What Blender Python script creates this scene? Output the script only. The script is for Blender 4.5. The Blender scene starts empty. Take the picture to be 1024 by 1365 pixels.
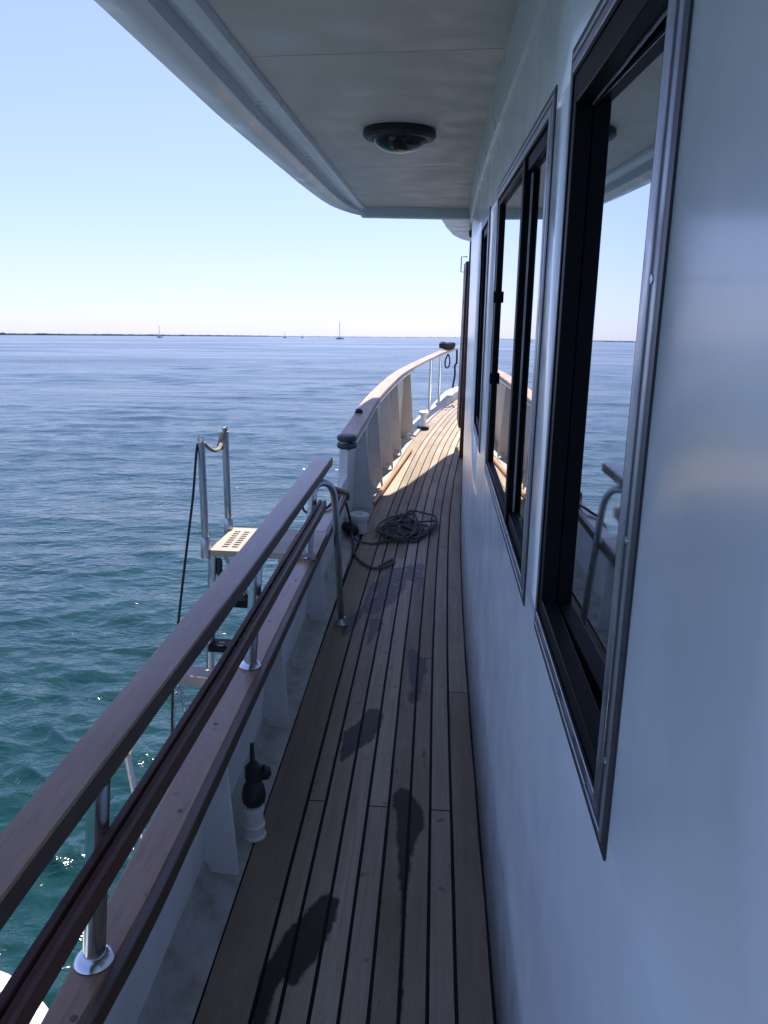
import bpy, bmesh, math, random
import numpy as np
from mathutils import Matrix, Vector, noise as mnoise
random.seed(7)
rng = np.random.default_rng(11)
scene = bpy.context.scene
COL = scene.collection

# ------------------------------------------------------------------ frames
# boat frame: origin at the viewer's eye, X to starboard (inboard), Y to the bow, Z up from the deck.
# the yacht floats a little bow-high and heeled, so everything aboard is turned by TILT into the level world.
EYE = 2.95                                    # eye above the water
up = Vector((-0.022, 0.045, 0.999)).normalized()
fw = Vector((0, 1, 0)); fw = (fw - up * fw.dot(up)).normalized()
rt = fw.cross(up).normalized()
TILT = Matrix((rt, fw, up)).to_4x4()
BOAT = Matrix.Translation((0, 0, EYE)) @ TILT
DECK = -1.6

# ------------------------------------------------------------------ materials
def mat(name, base, rough=.5, metal=0.0, spec=.5, coat=0.0, ior=1.45):
    m = bpy.data.materials.new(name); m.use_nodes = True
    b = m.node_tree.nodes['Principled BSDF']
    b.inputs['Base Color'].default_value = (*base, 1)
    b.inputs['Roughness'].default_value = rough
    b.inputs['Metallic'].default_value = metal
    b.inputs['Specular IOR Level'].default_value = spec
    b.inputs['Coat Weight'].default_value = coat
    b.inputs['IOR'].default_value = ior
    return m
class NT:
    def __init__(s, m): s.t = m.node_tree; s.b = s.t.nodes['Principled BSDF']
    def n(s, kind, **kw):
        o = s.t.nodes.new(kind)
        for k, v in kw.items(): setattr(o, k, v)
        return o
    def l(s, a, b): s.t.links.new(a, b)
    def coords(s, scale=(1, 1, 1)):
        c = s.n('ShaderNodeTexCoord'); mp = s.n('ShaderNodeMapping'); mp.inputs['Scale'].default_value = scale
        s.l(c.outputs['Object'], mp.inputs['Vector']); return mp.outputs['Vector']
    def noise(s, scale, detail=4, rough=.55, stretch=(1, 1, 1), dist=0.0):
        n = s.n('ShaderNodeTexNoise'); n.inputs['Scale'].default_value = scale; n.inputs['Detail'].default_value = detail
        n.inputs['Roughness'].default_value = rough; n.inputs['Distortion'].default_value = dist
        s.l(s.coords(stretch), n.inputs['Vector']); return n.outputs['Fac']
    def ramp(s, fac, stops):
        r = s.n('ShaderNodeValToRGB'); e = r.color_ramp.elements
        while len(e) < len(stops): e.new(.5)
        for el, (p, c) in zip(e, stops):
            el.position = p; el.color = (*c, 1) if len(c) == 3 else c
        s.l(fac, r.inputs['Fac']); return r.outputs['Color']
    def rng(s, v, a, b, c, d):
        r = s.n('ShaderNodeMapRange'); 
        for k, x in zip(('From Min', 'From Max', 'To Min', 'To Max'), (a, b, c, d)): r.inputs[k].default_value = x
        s.l(v, r.inputs['Value']); return r.outputs['Result']
    def mix(s, fac, a, b, mode='MIX'):
        m = s.n('ShaderNodeMix', data_type='RGBA', blend_type=mode)
        for sock, v in ((m.inputs[0], fac), (m.inputs[6], a), (m.inputs[7], b)):
            if isinstance(v, (int, float)): sock.default_value = v
            elif isinstance(v, tuple): sock.default_value = (*v, 1)
            else: s.l(v, sock)
        return m.outputs[2]
    def math(s, op, a, b=0.0):
        m = s.n('ShaderNodeMath', operation=op)
        for sock, v in ((m.inputs[0], a), (m.inputs[1], b)):
            if isinstance(v, (int, float)): sock.default_value = v
            else: s.l(v, sock)
        return m.outputs[0]
    def attr(s, name):
        a = s.n('ShaderNodeAttribute', attribute_name=name); return a.outputs['Fac']
    def bump(s, h, strength, dist=.002):
        b = s.n('ShaderNodeBump'); b.inputs['Strength'].default_value = strength; b.inputs['Distance'].default_value = dist
        s.l(h, b.inputs['Height']); s.l(b.outputs['Normal'], s.b.inputs['Normal']); return b
    def set(s, sock, v): s.l(v, s.b.inputs[sock])

# gloss house paint: brush waviness, faint run marks, grime that thickens in blotches
def paint(name, base, dirt, amount, rough=.26, wav=.25, peel=False):
    m = mat(name, base, rough, coat=.0); t = NT(m)
    blot = t.noise(2.3, 6, .65); runs = t.noise(9, 4, .6, (1, 1.4, .08))
    f = t.rng(t.math('ADD', t.math('MULTIPLY', blot, .85), t.math('MULTIPLY', runs, .15)), .38, .78, 0, amount)
    c = t.mix(f, base, dirt)
    t.set('Base Color', c)
    t.set('Roughness', t.rng(t.noise(6, 5, .6), .3, .7, rough * .8, rough * 1.45))
    t.bump(t.math('ADD', t.noise(4.5, 2, .45), t.math('MULTIPLY', t.noise(150, 2, .5), .02)) if peel else t.noise(4.5, 2, .45), wav, .006)
    return m
M = {}
M['paint'] = paint('wall_paint', (.83, .92, .91), (.74, .82, .83), .6, .18, .14, True)
_pb = M['paint'].node_tree.nodes['Principled BSDF']; _pb.inputs['Coat Weight'].default_value = .3; _pb.inputs['Coat Roughness'].default_value = .13   # hard gloss topcoat
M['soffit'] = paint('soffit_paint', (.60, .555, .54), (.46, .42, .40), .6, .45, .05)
M['trim'] = paint('trim_paint', (.68, .70, .72), (.52, .52, .51), .3, .3, .10)
M['bulwark'] = paint('bulwark_paint', (.78, .78, .77), (.42, .37, .30), .5, .38, .12)
M['hull'] = paint('hull_paint', (.74, .74, .74), (.5, .47, .42), .3, .25, .15)
def waterway_mat():
    m = mat('waterway_paint', (.45, .43, .38), .6); t = NT(m)
    f = t.rng(t.noise(7, 7, .7), .36, .66, 0, 1)
    g = t.rng(t.noise(14, 5, .6), .55, .75, 0, .6)
    c = t.mix(f, (.46, .45, .42), (.32, .29, .235)); c = t.mix(g, c, (.24, .19, .13))
    t.set('Base Color', c); t.bump(t.noise(60, 4), .3, .003); return m
M['waterway'] = waterway_mat()

def deck_mat():
    m = mat('teak_deck', (.27, .22, .18), .62, spec=.3); t = NT(m)
    tone = t.attr('tone'); wet = t.attr('wet')
    grain = t.noise(55, 6, .7, (1, .035, 1), .4); fib = t.noise(240, 3, .6, (1, .05, 1)); blot = t.noise(3.2, 5, .6, (1, .5, 1))
    c = t.mix(tone, (.22, .16, .106), (.48, .395, .295))
    c = t.mix(t.rng(grain, .3, .72, .0, .62), c, (.19, .125, .072))
    c = t.mix(t.rng(blot, .42, .75, 0, .5), c, (.45, .37, .27))
    c = t.mix(t.rng(fib, .45, .8, 0, .35), c, (.14, .09, .05))
    spots = t.noise(24, 2, .5)
    c = t.mix(t.rng(spots, .70, .76, 0, .55), c, (.09, .07, .055))
    soak = t.math('ADD', t.math('MULTIPLY', t.noise(30, 5, .7), .6), t.math('MULTIPLY', t.noise(95, 4, .65, (1, .12, 1)), .4))
    edge = t.math('ADD', wet, t.math('MULTIPLY', t.math('SUBTRACT', soak, .5), 1.25))
    w = t.rng(edge, .36, .64, 0, 1)
    wetc = t.mix(1.0, c, (.10, .085, .08), 'MULTIPLY')
    c2 = t.mix(w, c, wetc)
    t.set('Base Color', c2)
    dry = t.rng(grain, .3, .7, .48, .7)
    mx = t.n('ShaderNodeMix'); t.l(w, mx.inputs[0]); t.l(dry, mx.inputs[2]); mx.inputs[3].default_value = .42
    t.set('Roughness', mx.outputs[0])
    t.bump(t.math('ADD', grain, t.math('MULTIPLY', fib, .5)), .35, .0015)
    return m
M['teak'] = deck_mat()
M['caulk'] = mat('deck_caulk', (.008, .0075, .007), .7, spec=.2)

def timber(name, a, b, worn, rough, wornamt):
    m = mat(name, a, rough); t = NT(m)
    g = t.noise(42, 6, .68, (1, .05, 1), .5); bl = t.noise(5, 5, .62, (1, .35, 1)); f = t.noise(190, 3, .6, (1, .06, 1))
    c = t.mix(t.rng(g, .32, .7, 0, 1), a, b)
    c = t.mix(t.rng(bl, .40, .72, 0, wornamt), c, worn)
    c = t.mix(t.rng(f, .5, .8, 0, .45), c, tuple(x * .45 for x in b))
    c = t.mix(t.rng(t.noise(30, 2, .5), .72, .77, 0, .8), c, (.025, .018, .014))
    t.set('Base Color', c); t.set('Roughness', t.rng(bl, .3, .75, rough * .75, rough * 1.4))
    t.bump(t.math('ADD', g, t.math('MULTIPLY', f, .4)), .28, .0015)
    return m
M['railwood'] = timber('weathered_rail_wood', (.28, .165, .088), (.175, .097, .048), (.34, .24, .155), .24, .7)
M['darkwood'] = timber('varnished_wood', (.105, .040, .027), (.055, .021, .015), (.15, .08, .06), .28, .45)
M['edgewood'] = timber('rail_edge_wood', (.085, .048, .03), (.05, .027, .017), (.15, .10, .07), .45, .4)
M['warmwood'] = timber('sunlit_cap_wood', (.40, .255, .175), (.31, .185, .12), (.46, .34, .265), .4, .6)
M['orangewood'] = timber('orange_pole_wood', (.52, .27, .14), (.44, .21, .10), (.58, .36, .22), .4, .4)

def steel(name, base, rough):
    m = mat(name, base, rough, 1.0); t = NT(m)
    t.set('Roughness', t.rng(t.noise(35, 4, .6, (1, 1, .3)), .3, .75, rough * .6, rough * 1.8))
    t.set('Base Color', t.mix(t.rng(t.noise(18, 5, .7), .55, .8, 0, .6), base, (.30, .26, .22)))
    return m
M['steel'] = steel('polished_steel', (.66, .67, .69), .16)
M['dullsteel'] = steel('weathered_steel', (.42, .44, .47), .3)
M['alu'] = steel('aluminium_frame', (.36, .38, .41), .38)
M['darkalu'] = mat('dark_gasket', (.03, .033, .038), .45)
M['black'] = mat('black_frame', (.007, .008, .009), .5, spec=.12)
M['rubber'] = mat('black_rubber', (.018, .02, .022), .5)
M['white'] = paint('white_plastic', (.72, .71, .67), (.45, .42, .36), .4, .35, .1)
M['cream'] = paint('cream_step', (.33, .285, .225), (.26, .215, .16), .4, .45, .1)
M['rope'] = None
def rope_mat(name, a, b, sc=170):
    m = mat(name, a, .85); t = NT(m)
    w = t.n('ShaderNodeTexWave', wave_type='BANDS', bands_direction='DIAGONAL'); w.inputs['Scale'].default_value = sc; w.inputs['Distortion'].default_value = 2.0
    t.l(t.coords(), w.inputs['Vector'])
    t.set('Base Color', t.mix(w.outputs['Fac'], a, b)); t.bump(w.outputs['Fac'], .7, .003); return m
M['rope'] = rope_mat('dark_rope', (.04, .043, .045), (.21, .21, .20))
M['blackrope'] = rope_mat('black_rope', (.016, .017, .018), (.07, .07, .068))
M['paleline'] = rope_mat('pale_line', (.24, .21, .16), (.45, .42, .36))
def glass_mat():
    m = mat('mirror_tint_glass', (.72, .76, .80), .0, metal=1.0); t = NT(m)
    t.set('Roughness', t.rng(t.noise(5, 5, .65, (1, 1, .4)), .45, .8, .004, .07))
    t.bump(t.noise(1.6, 2, .4), .012, .01); return m
M['glass'] = glass_mat()
M['lens'] = mat('lamp_lens', (.022, .02, .019), .16, spec=.4)
M['dinghy'] = paint('dinghy_fabric', (.60, .61, .62), (.45, .44, .42), .3, .4, .15)
M['darkgrey'] = mat('dinghy_floor', (.10, .11, .12), .6)
M['red'] = mat('red_plastic', (.35, .03, .03), .4)
M['chain'] = steel('galvanised_chain', (.30, .31, .32), .4)
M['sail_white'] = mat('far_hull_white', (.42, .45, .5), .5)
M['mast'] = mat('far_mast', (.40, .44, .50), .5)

# ------------------------------------------------------------------ mesh builder
class MB:
    def __init__(s): s.v = []; s.f = []; s.mi = []; s.m = 0
    def add(s, vs, fs):
        o = len(s.v); s.v += [tuple(p) for p in vs]
        for f in fs: s.f.append([i + o for i in f]); s.mi.append(s.m)
        return s
    def hexa(s, c):                       # c: 8 corners, bottom ring then top ring
        return s.add(c, [(3, 2, 1, 0), (4, 5, 6, 7), (0, 1, 5, 4), (1, 2, 6, 5), (2, 3, 7, 6), (3, 0, 4, 7)])
    def box(s, x0, x1, y0, y1, z0, z1):
        return s.hexa([(x0, y0, z0), (x1, y0, z0), (x1, y1, z0), (x0, y1, z0), (x0, y0, z1), (x1, y0, z1), (x1, y1, z1), (x0, y1, z1)])
    def sweep(s, path, prof, closed=True, cap=True, side=None):   # prof(i) -> list of (a,b); a along side, b up
        n = None; rings = []
        for i, p in enumerate(path):
            pr = prof(i) if callable(prof) else prof
            rings.append([(p[0] + a, p[1], p[2] + b) if side is None else tuple(Vector(p) + side[i][0] * a + side[i][1] * b) for a, b in pr]); n = len(pr)
        vs = [q for r in rings for q in r]; fs = []
        for i in range(len(path) - 1):
            for j in range(n if closed else n - 1):
                k = (j + 1) % n
                fs.append((i * n + j, i * n + k, (i + 1) * n + k, (i + 1) * n + j))
        if cap and closed:
            fs.append(tuple(range(n - 1, -1, -1))); fs.append(tuple((len(path) - 1) * n + j for j in range(n)))
        return s.add(vs, fs)
    def tube(s, pts, r, n=12, cap=True, closed=False):
        pts = [Vector(p) for p in pts]; N = len(pts); rings = []
        ref = None
        for i, p in enumerate(pts):
            a = pts[(i - 1) % N] if (i or closed) else p; b = pts[(i + 1) % N] if (i < N - 1 or closed) else p
            t = (b - a).normalized()
            if ref is None:
                ref = t.orthogonal().normalized()
            ref = (ref - t * ref.dot(t)); ref = ref.normalized() if ref.length > 1e-6 else t.orthogonal().normalized()
            bn = t.cross(ref); rr = r[i] if isinstance(r, (list, tuple)) else r
            rings.append([p + (ref * math.cos(2 * math.pi * j / n) + bn * math.sin(2 * math.pi * j / n)) * rr for j in range(n)])
        vs = [q for x in rings for q in x]; fs = []
        for i in range(N if closed else N - 1):
            k = (i + 1) % N
            for j in range(n): fs.append((i * n + j, i * n + (j + 1) % n, k * n + (j + 1) % n, k * n + j))
        if cap and not closed:
            fs.append(tuple(range(n - 1, -1, -1))); fs.append(tuple((N - 1) * n + j for j in range(n)))
        return s.add(vs, fs)
    def lathe(s, c, prof, n=24, axis=None):    # prof: (radius, height) ; axis: direction
        ax = Vector(axis or (0, 0, 1)).normalized(); u = ax.orthogonal().normalized(); w = ax.cross(u); c = Vector(c)
        vs = [c + ax * h + (u * math.cos(2 * math.pi * j / n) + w * math.sin(2 * math.pi * j / n)) * r for r, h in prof for j in range(n)]
        fs = []
        for i in range(len(prof) - 1):
            for j in range(n): fs.append((i * n + j, i * n + (j + 1) % n, (i + 1) * n + (j + 1) % n, (i + 1) * n + j))
        fs.append(tuple(range(n - 1, -1, -1))); fs.append(tuple((len(prof) - 1) * n + j for j in range(n)))
        return s.add(vs, fs)
    def prism(s, poly, d):                       # poly: 3D points in one plane, extruded by vector d
        n = len(poly); d = Vector(d); P = [Vector(p) for p in poly]
        vs = P + [p + d for p in P]
        return s.add(vs, [tuple(range(n - 1, -1, -1)), tuple(range(n, 2 * n))] + [(i, (i + 1) % n, n + (i + 1) % n, n + i) for i in range(n)])
    def build(s, name, mats, parent=None, loc=None, bevel=0, angle=35, tilt=True):
        L = Vector(parent['_loc']) if parent is not None else Vector(loc or (0, 0, 0))
        me = bpy.data.meshes.new(name)
        me.from_pydata([Vector(p) - L for p in s.v], [], s.f); me.update()
        bm = bmesh.new(); bm.from_mesh(me); bmesh.ops.recalc_face_normals(bm, faces=bm.faces); bm.to_mesh(me); bm.free()
        for m in (mats if isinstance(mats, (list, tuple)) else [mats]): me.materials.append(m)
        me.polygons.foreach_set('material_index', s.mi); me.polygons.foreach_set('use_smooth', [True] * len(s.f))
        me.set_sharp_from_angle(angle=math.radians(angle)); me.update()
        o = bpy.data.objects.new(name, me); COL.objects.link(o)
        if bevel:
            b = o.modifiers.new('bevel', 'BEVEL'); b.width = bevel; b.segments = 2; b.limit_method = 'ANGLE'; b.angle_limit = math.radians(40)
            b.harden_normals = False
        o['_loc'] = tuple(L)
        if parent is not None: o.parent = parent
        else:
            o.matrix_world = (BOAT if tilt else Matrix.Identity(4)) @ Matrix.Translation(L)
        return o
def tag(o, label, cat, group=None):
    o['label'] = label; o['category'] = cat
    if group: o['group'] = group
    return o
def thing(name, label, cat, loc, group=None, tilt=True):
    o = bpy.data.objects.new(name, None); COL.objects.link(o); o.empty_display_size = .2
    o['_loc'] = tuple(loc)
    o.matrix_world = (BOAT if tilt else Matrix.Identity(4)) @ Matrix.Translation(loc)
    return tag(o, label, cat, group)
def structure(o): o['kind'] = 'structure'; return o
def W(p): return BOAT @ Vector(p)
def smooth_path(pts, n=8):                       # Catmull-Rom
    P = [Vector(p) for p in pts]; P = [P[0] * 2 - P[1]] + P + [P[-1] * 2 - P[-2]]; out = []
    for i in range(1, len(P) - 2):
        for k in range(n):
            t = k / n; a, b, c, d = P[i - 1:i + 3]
            out.append(.5 * ((2 * b) + (c - a) * t + (2 * a - 5 * b + 4 * c - d) * t * t + (3 * b - a - 3 * c + d) * t ** 3))
    return out + [P[-2]]

# ------------------------------------------------------------------ plan curves
CY = [-9, 3.2, 4.0, 5.0, 5.93, 7.0, 7.66, 8.14, 8.57, 9.27, 10.23, 11.23, 12.3, 13.4, 15.5]
CX = [0, 0, .009, .026, .052, .105, .15, .182, .217, .283, .397, .525, .70, .93, 1.6]
def crv(y): return float(np.interp(y, CY, CX))
_yy = np.linspace(-9, 15.5, 500); _cc = np.interp(_yy, CY, CX)
_k = np.ones(17) / 17; _cs = np.convolve(np.pad(_cc, 8, 'edge'), _k, 'valid')
def crv(y): return float(np.interp(y, _yy, _cs))
def wallx(y, z=DECK):
    w = np.interp(y, [-6, 1.4, 2.7, 3.4, 4.06, 4.7, 5.39, 5.8, 6.6, 7.4, 8.1, 9.0, 9.6], [.207, .204, .200, .2015, .208, .218, .234, .248, .278, .312, .345, .42, .5])
    return float(w) - .013 * (z - DECK)
SEAM = [-.488, -.358, -.297, -.226, -.158, -.090, -.021, .045, .113]

# ------------------------------------------------------------------ deck
WET = {
 'A': [(-.229,1.804),(-.199,1.776),(-.203,1.701),(-.225,1.614),(-.235,1.572),(-.258,1.541),(-.266,1.493),(-.29,1.496),(-.302,1.518),(-.315,1.485),(-.322,1.389),(-.323,1.329),(-.362,1.326),(-.358,1.386),(-.362,1.522),(-.33,1.646),(-.289,1.727),(-.258,1.783)],
 'B': [(-.082,2.267),(-.051,2.316),(-.027,2.295),(.003,2.238),(.024,2.182),(.024,2.099),(.003,2.045),(-.007,1.97),(-.016,1.865),(-.018,1.79),(-.017,1.602),(-.012,1.443),(-.018,1.442),(-.025,1.601),(-.032,1.789),(-.04,1.874),(-.049,1.978),(-.058,2.039),(-.06,2.159),(-.079,2.207)],
 'C': [(-.214,2.823),(-.173,2.831),(-.145,2.782),(-.148,2.704),(-.171,2.599),(-.205,2.546),(-.233,2.516),(-.25,2.468),(-.273,2.439),(-.281,2.426),(-.287,2.53),(-.289,2.644),(-.244,2.709),(-.222,2.774)],
 'D': [(-.073,3.375),(-.05,3.412),(-.02,3.382),(-.009,3.328),(.02,3.299),(.027,3.217),(.013,3.116),(.004,3.003),(-.005,2.914),(-.021,2.875),(-.042,2.884),(-.056,2.908),(-.054,2.969),(-.042,3.016),(-.053,3.07),(-.062,3.206)],
 'E': [(-.399,3.727),(-.339,3.875),(-.333,3.994),(-.327,4.12),(-.293,4.124),(-.299,3.998),(-.306,3.879),(-.326,3.737),(-.352,3.578),(-.384,3.5),(-.407,3.521),(-.401,3.648)],
 'F': [(-.327,4.295),(-.275,4.29),(-.268,4.366),(-.242,4.447),(-.229,4.529),(-.195,4.561),(-.141,4.568),(-.089,4.631),(-.034,4.667),(-.006,4.601),(-.012,4.452),(-.005,4.253),(-.039,4.108),(-.065,4.293),(-.105,4.337),(-.108,4.191),(-.138,4.096),(-.163,3.961),(-.193,3.915),(-.228,3.849),(-.247,3.792),(-.308,3.785),(-.343,3.834),(-.325,3.983),(-.281,4.032),(-.271,4.123),(-.329,4.116)],
 'G': [(-.28,3.729),(-.213,3.729),(-.211,3.62),(-.237,3.554),(-.264,3.397),(-.272,3.431),(-.276,3.587)],
 'H': [(.01,2.544),(.02,2.583),(.03,2.537),(.027,2.448),(.018,2.43),(.011,2.481)],
 'I': [(.187,2.115),(.212,2.131),(.217,2.066),(.198,2.032),(.186,2.044)]}
WMAX = {'C': .92, 'D': .8, 'E': .85, 'F': .66, 'G': .95, 'H': .7, 'I': .6}
def wet_at(P):
    out = np.zeros(len(P))
    for k, poly in WET.items():
        q = np.array(poly); lo = q.min(0) - .04; hi = q.max(0) + .04
        idx = np.where((P[:, 0] > lo[0]) & (P[:, 0] < hi[0]) & (P[:, 1] > lo[1]) & (P[:, 1] < hi[1]))[0]
        if not len(idx): continue
        p = P[idx]; d = np.full(len(p), 9.); ins = np.zeros(len(p), bool)
        for a, b in zip(q, np.roll(q, -1, 0)):
            e = b - a; t = np.clip(((p - a) @ e) / (e @ e + 1e-12), 0, 1); d = np.minimum(d, np.hypot(*(p - a - t[:, None] * e).T))
            c = ((a[1] > p[:, 1]) != (b[1] > p[:, 1])) & (p[:, 0] < (b[0] - a[0]) * (p[:, 1] - a[1]) / (b[1] - a[1] + 1e-12) + a[0]); ins ^= c
        s = np.where(ins, d, -d)
        out[idx] = np.maximum(out[idx], np.clip(.5 + s / .034, 0, 1) * WMAX.get(k, 1.0))
    return out
def build_deck():
    V = []; F = []; MI = []; TONE = []
    def rows(a, b):
        r = []; y = a
        while y < b - 1e-4:
            r.append(y); y += .014 if .9 < y < 4.9 else (.04 if y < 9 else .1)
        return r + [b]
    gap = .0049
    butts = {1: [2.21, 5.0, 8.2], 2: [.4, 3.73, 7.1], 3: [1.0, 4.75, 9.1], 4: [2.2, 5.9, 8.7], 5: [.7, 4.4, 6.9], 6: [3.31, 5.85, 7.75, 9.9], 7: [2.2, 5.0, 6.55, 8.4], 0: [.2, 4.9, 7.9], 8: [.1, 3.0, 6.4]}
    for k in range(9):
        ends = [-1.2] + butts.get(k, []) + [13.6]
        for j in range(len(ends) - 1):
            ya, yb = ends[j] + .0025, ends[j + 1] - .0025; ys = rows(ya, yb); tone = random.random()
            n = 9 if k in (0, 8) else 6; base = len(V)
            for y in ys:
                c = crv(y); xa = SEAM[k] + c + gap + .0009 * mnoise.noise((y * 6, k * 3.7, 1)); xb = (SEAM[k + 1] + c - gap + .0009 * mnoise.noise((y * 6, k * 3.7, 9))) if k < 8 else wallx(y) + .012
                if k == 8: xb = max(xb, xa + .01)
                for i in range(n + 1): V.append((xa + (xb - xa) * i / n, y, DECK)); TONE.append(tone)
            for r in range(len(ys) - 1):
                for i in range(n):
                    a = base + r * (n + 1) + i; F.append((a, a + 1, a + n + 2, a + n + 1)); MI.append(0)
            # plank edges down to the caulk
            for i in (0, n):
                b2 = len(V)
                for r, y in enumerate(ys):
                    x, yy, z = V[base + r * (n + 1) + i]; V.append((x, yy, z - .004)); TONE.append(tone)
                for r in range(len(ys) - 1):
                    F.append((base + r * (n + 1) + i, base + (r + 1) * (n + 1) + i, b2 + r + 1, b2 + r)); MI.append(1)
    b = len(V); ys = [-1.2 + i * .2 for i in range(75)]
    for y in ys:
        V.append((SEAM[0] + crv(y) - .012, y, DECK - .003)); V.append((wallx(min(y, 9.5)) + .05 + max(0, y - 9.5) * .4, y, DECK - .003)); TONE += [0, 0]
    for i in range(len(ys) - 1): F.append((b + 2 * i, b + 2 * i + 1, b + 2 * i + 3, b + 2 * i + 2)); MI.append(1)
    me = bpy.data.meshes.new('deck'); me.from_pydata(V, [], F)
    me.materials.append(M['teak']); me.materials.append(M['caulk']); me.polygons.foreach_set('material_index', MI)
    P = np.array(V)[:, :2]
    me.attributes.new('tone', 'FLOAT', 'POINT').data.foreach_set('value', np.array(TONE, dtype=np.float32))
    me.attributes.new('wet', 'FLOAT', 'POINT').data.foreach_set('value', wet_at(P).astype(np.float32))
    me.update()
    o = bpy.data.objects.new('deck', me); COL.objects.link(o); o.matrix_world = BOAT
    return structure(o)
build_deck()

# ------------------------------------------------------------------ hull
hb = MB(); ys = [-6 + .5 * i for i in range(44)]
for side in (0,):
    path = [(0, y, 0) for y in ys]
    def hp(i):
        y = ys[i]; c = crv(y); s = min(1, max(0, (y - 5) / 9)); xo = -.66 + c
        return [(xo + .04, DECK - .02), (xo, DECK - .03), (xo + .05 * s, DECK - .5), (xo + .12 * s + .02, DECK - 1.1), (xo + .3 + .5 * s, DECK - 2.0), (3.9 - c, DECK - 2.0), (4.1 - c, DECK - .03), (4.06 - c, DECK - .02)]
    hb.sweep(path, hp)
hull = hb.build('yacht_hull', M['hull'], loc=(1.7, 0, DECK - 1))
tag(hull, 'white painted yacht hull side dropping from the bulwark into the water', 'hull')

# ------------------------------------------------------------------ low bulwark with wooden cap
B1 = thing('low_bulwark', 'low white bulwark with brackets and flat wooden cap along the near walkway', 'bulwark', (-.58, 2.0, DECK))
def capout(y): return float(np.interp(y, [-1.2, .9, 1.25, 2.2, 3.0, 4.5], [-.597, -.597, -.598, -.605, -.588, -.58]))
pl = MB(); ys = [-1.2 + .25 * i for i in range(26)] + [5.283]
pl.sweep([(0, y, 0) for y in ys], lambda i: [(-.630, DECK - .02), (-.600, DECK - .02), (-.572, -1.189), (-.592, -1.189)])
pl.build('plating', M['bulwark'], B1)
ww = MB()
ww.sweep([(0, y, 0) for y in ys], lambda i: [(-.600, DECK - .016), (-.489, DECK - .016), (-.489, DECK - .001), (-.505, DECK + .004), (-.575, DECK + .012), (-.588, DECK + .045), (-.600, DECK + .05)])
ww.build('waterway', M['waterway'], B1)
for y in (.93, 1.84, 2.63, 3.655):
    b = MB(); b.prism([(-.5985, y, DECK + .011), (-.497, y, DECK + .004), (-.525, y, -1.192), (-.574, y, -1.192)], (0, .012, 0)); b.build('bracket', M['bulwark'], B1, bevel=.002)
def cin(y): t_ = min(1, max(0, (1.35 - y) / .75)); return -.030 * t_ * t_ * (3 - 2 * t_)
def wob(y, a, k=0.0): return a * (mnoise.noise((y * 3.1, k, 0)) + .6 * mnoise.noise((y * 11, k, 3)))
cp = MB(); ys = [-1.2 + .06 * i for i in range(96)] + [4.56]
cp.sweep([(0, y, 0) for y in ys], lambda i: [(capout(ys[i]), -1.187), (-.517 + cin(ys[i]), -1.187), (-.517 + cin(ys[i]), -1.152), (-.522 + cin(ys[i]), -1.15), (capout(ys[i]) + .006, -1.15), (capout(ys[i]), -1.156)])
cap = cp.build('cap_rail', M['railwood'], B1, angle=20)
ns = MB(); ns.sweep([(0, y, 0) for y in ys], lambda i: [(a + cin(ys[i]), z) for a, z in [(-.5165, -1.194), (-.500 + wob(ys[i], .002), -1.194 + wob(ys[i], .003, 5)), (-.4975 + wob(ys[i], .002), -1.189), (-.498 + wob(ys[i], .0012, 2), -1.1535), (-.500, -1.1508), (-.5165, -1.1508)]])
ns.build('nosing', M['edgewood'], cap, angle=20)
ch = MB(); ch.prism([(-.585, 4.563, -1.19), (-.486, 4.563, -1.19), (-.486, 4.563, -1.145), (-.585, 4.563, -1.11)], (0, .05, 0)); ch.build('end_block', M['edgewood'], B1, bevel=.003)
for y in (.98, 1.52, 1.9, 2.62, 3.05, 3.75, 4.2):
    b = MB(); b.lathe((-.553 + .012 * math.sin(y * 9), y, -1.1502), [(.0065, 0), (.0065, .0009), (.001, .0011)], 14); b.build('wood_plug', M['edgewood'], cap)
for (y, z) in ((2.42, -1.225), (2.35, -1.255), (3.28, -1.23)):
    b = MB(); b.lathe((-.574, y, z), [(.008, 0), (.008, .012), (.004, .016)], 8, (1, 0, 0)); b.build('bolt', M['rubber'], B1)

# ------------------------------------------------------------------ tall forward bulwark
B2 = thing('tall_bulwark', 'tall white bulwark with ribs and curved wooden cap sweeping up to the bow', 'bulwark', (-.5, 7.2, DECK))
ysF = [5.3 + .2 * i for i in range(21)]
def capz(y): return float(np.interp(y, [5.2, 5.9, 6.6, 7.4, 8.5, 10, 11.4, 13, 15], [-.935, -.90, -.835, -.81, -.785, -.785, -.785, -.765, -.75]))
def edge(y): return SEAM[0] + crv(y)
p = MB()
p.sweep([(0, y, 0) for y in ysF], lambda i: [(edge(ysF[i]) - .20, DECK - .03), (edge(ysF[i]) - .165, DECK - .03), (edge(ysF[i]) - .135, capz(ysF[i]) - .035), (edge(ysF[i]) - .165, capz(ysF[i]) - .035)])
p.build('plating', M['bulwark'], B2)
p = MB(); p.sweep([(0, y, 0) for y in ysF], lambda i: [(edge(ysF[i]) - .163, DECK - .014), (edge(ysF[i]) - .001, DECK - .014), (edge(ysF[i]) - .001, DECK + .001), (edge(ysF[i]) - .02, DECK + .005), (edge(ysF[i]) - .163, DECK + .012)])
p.build('waterway', M['waterway'], B2)
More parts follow.
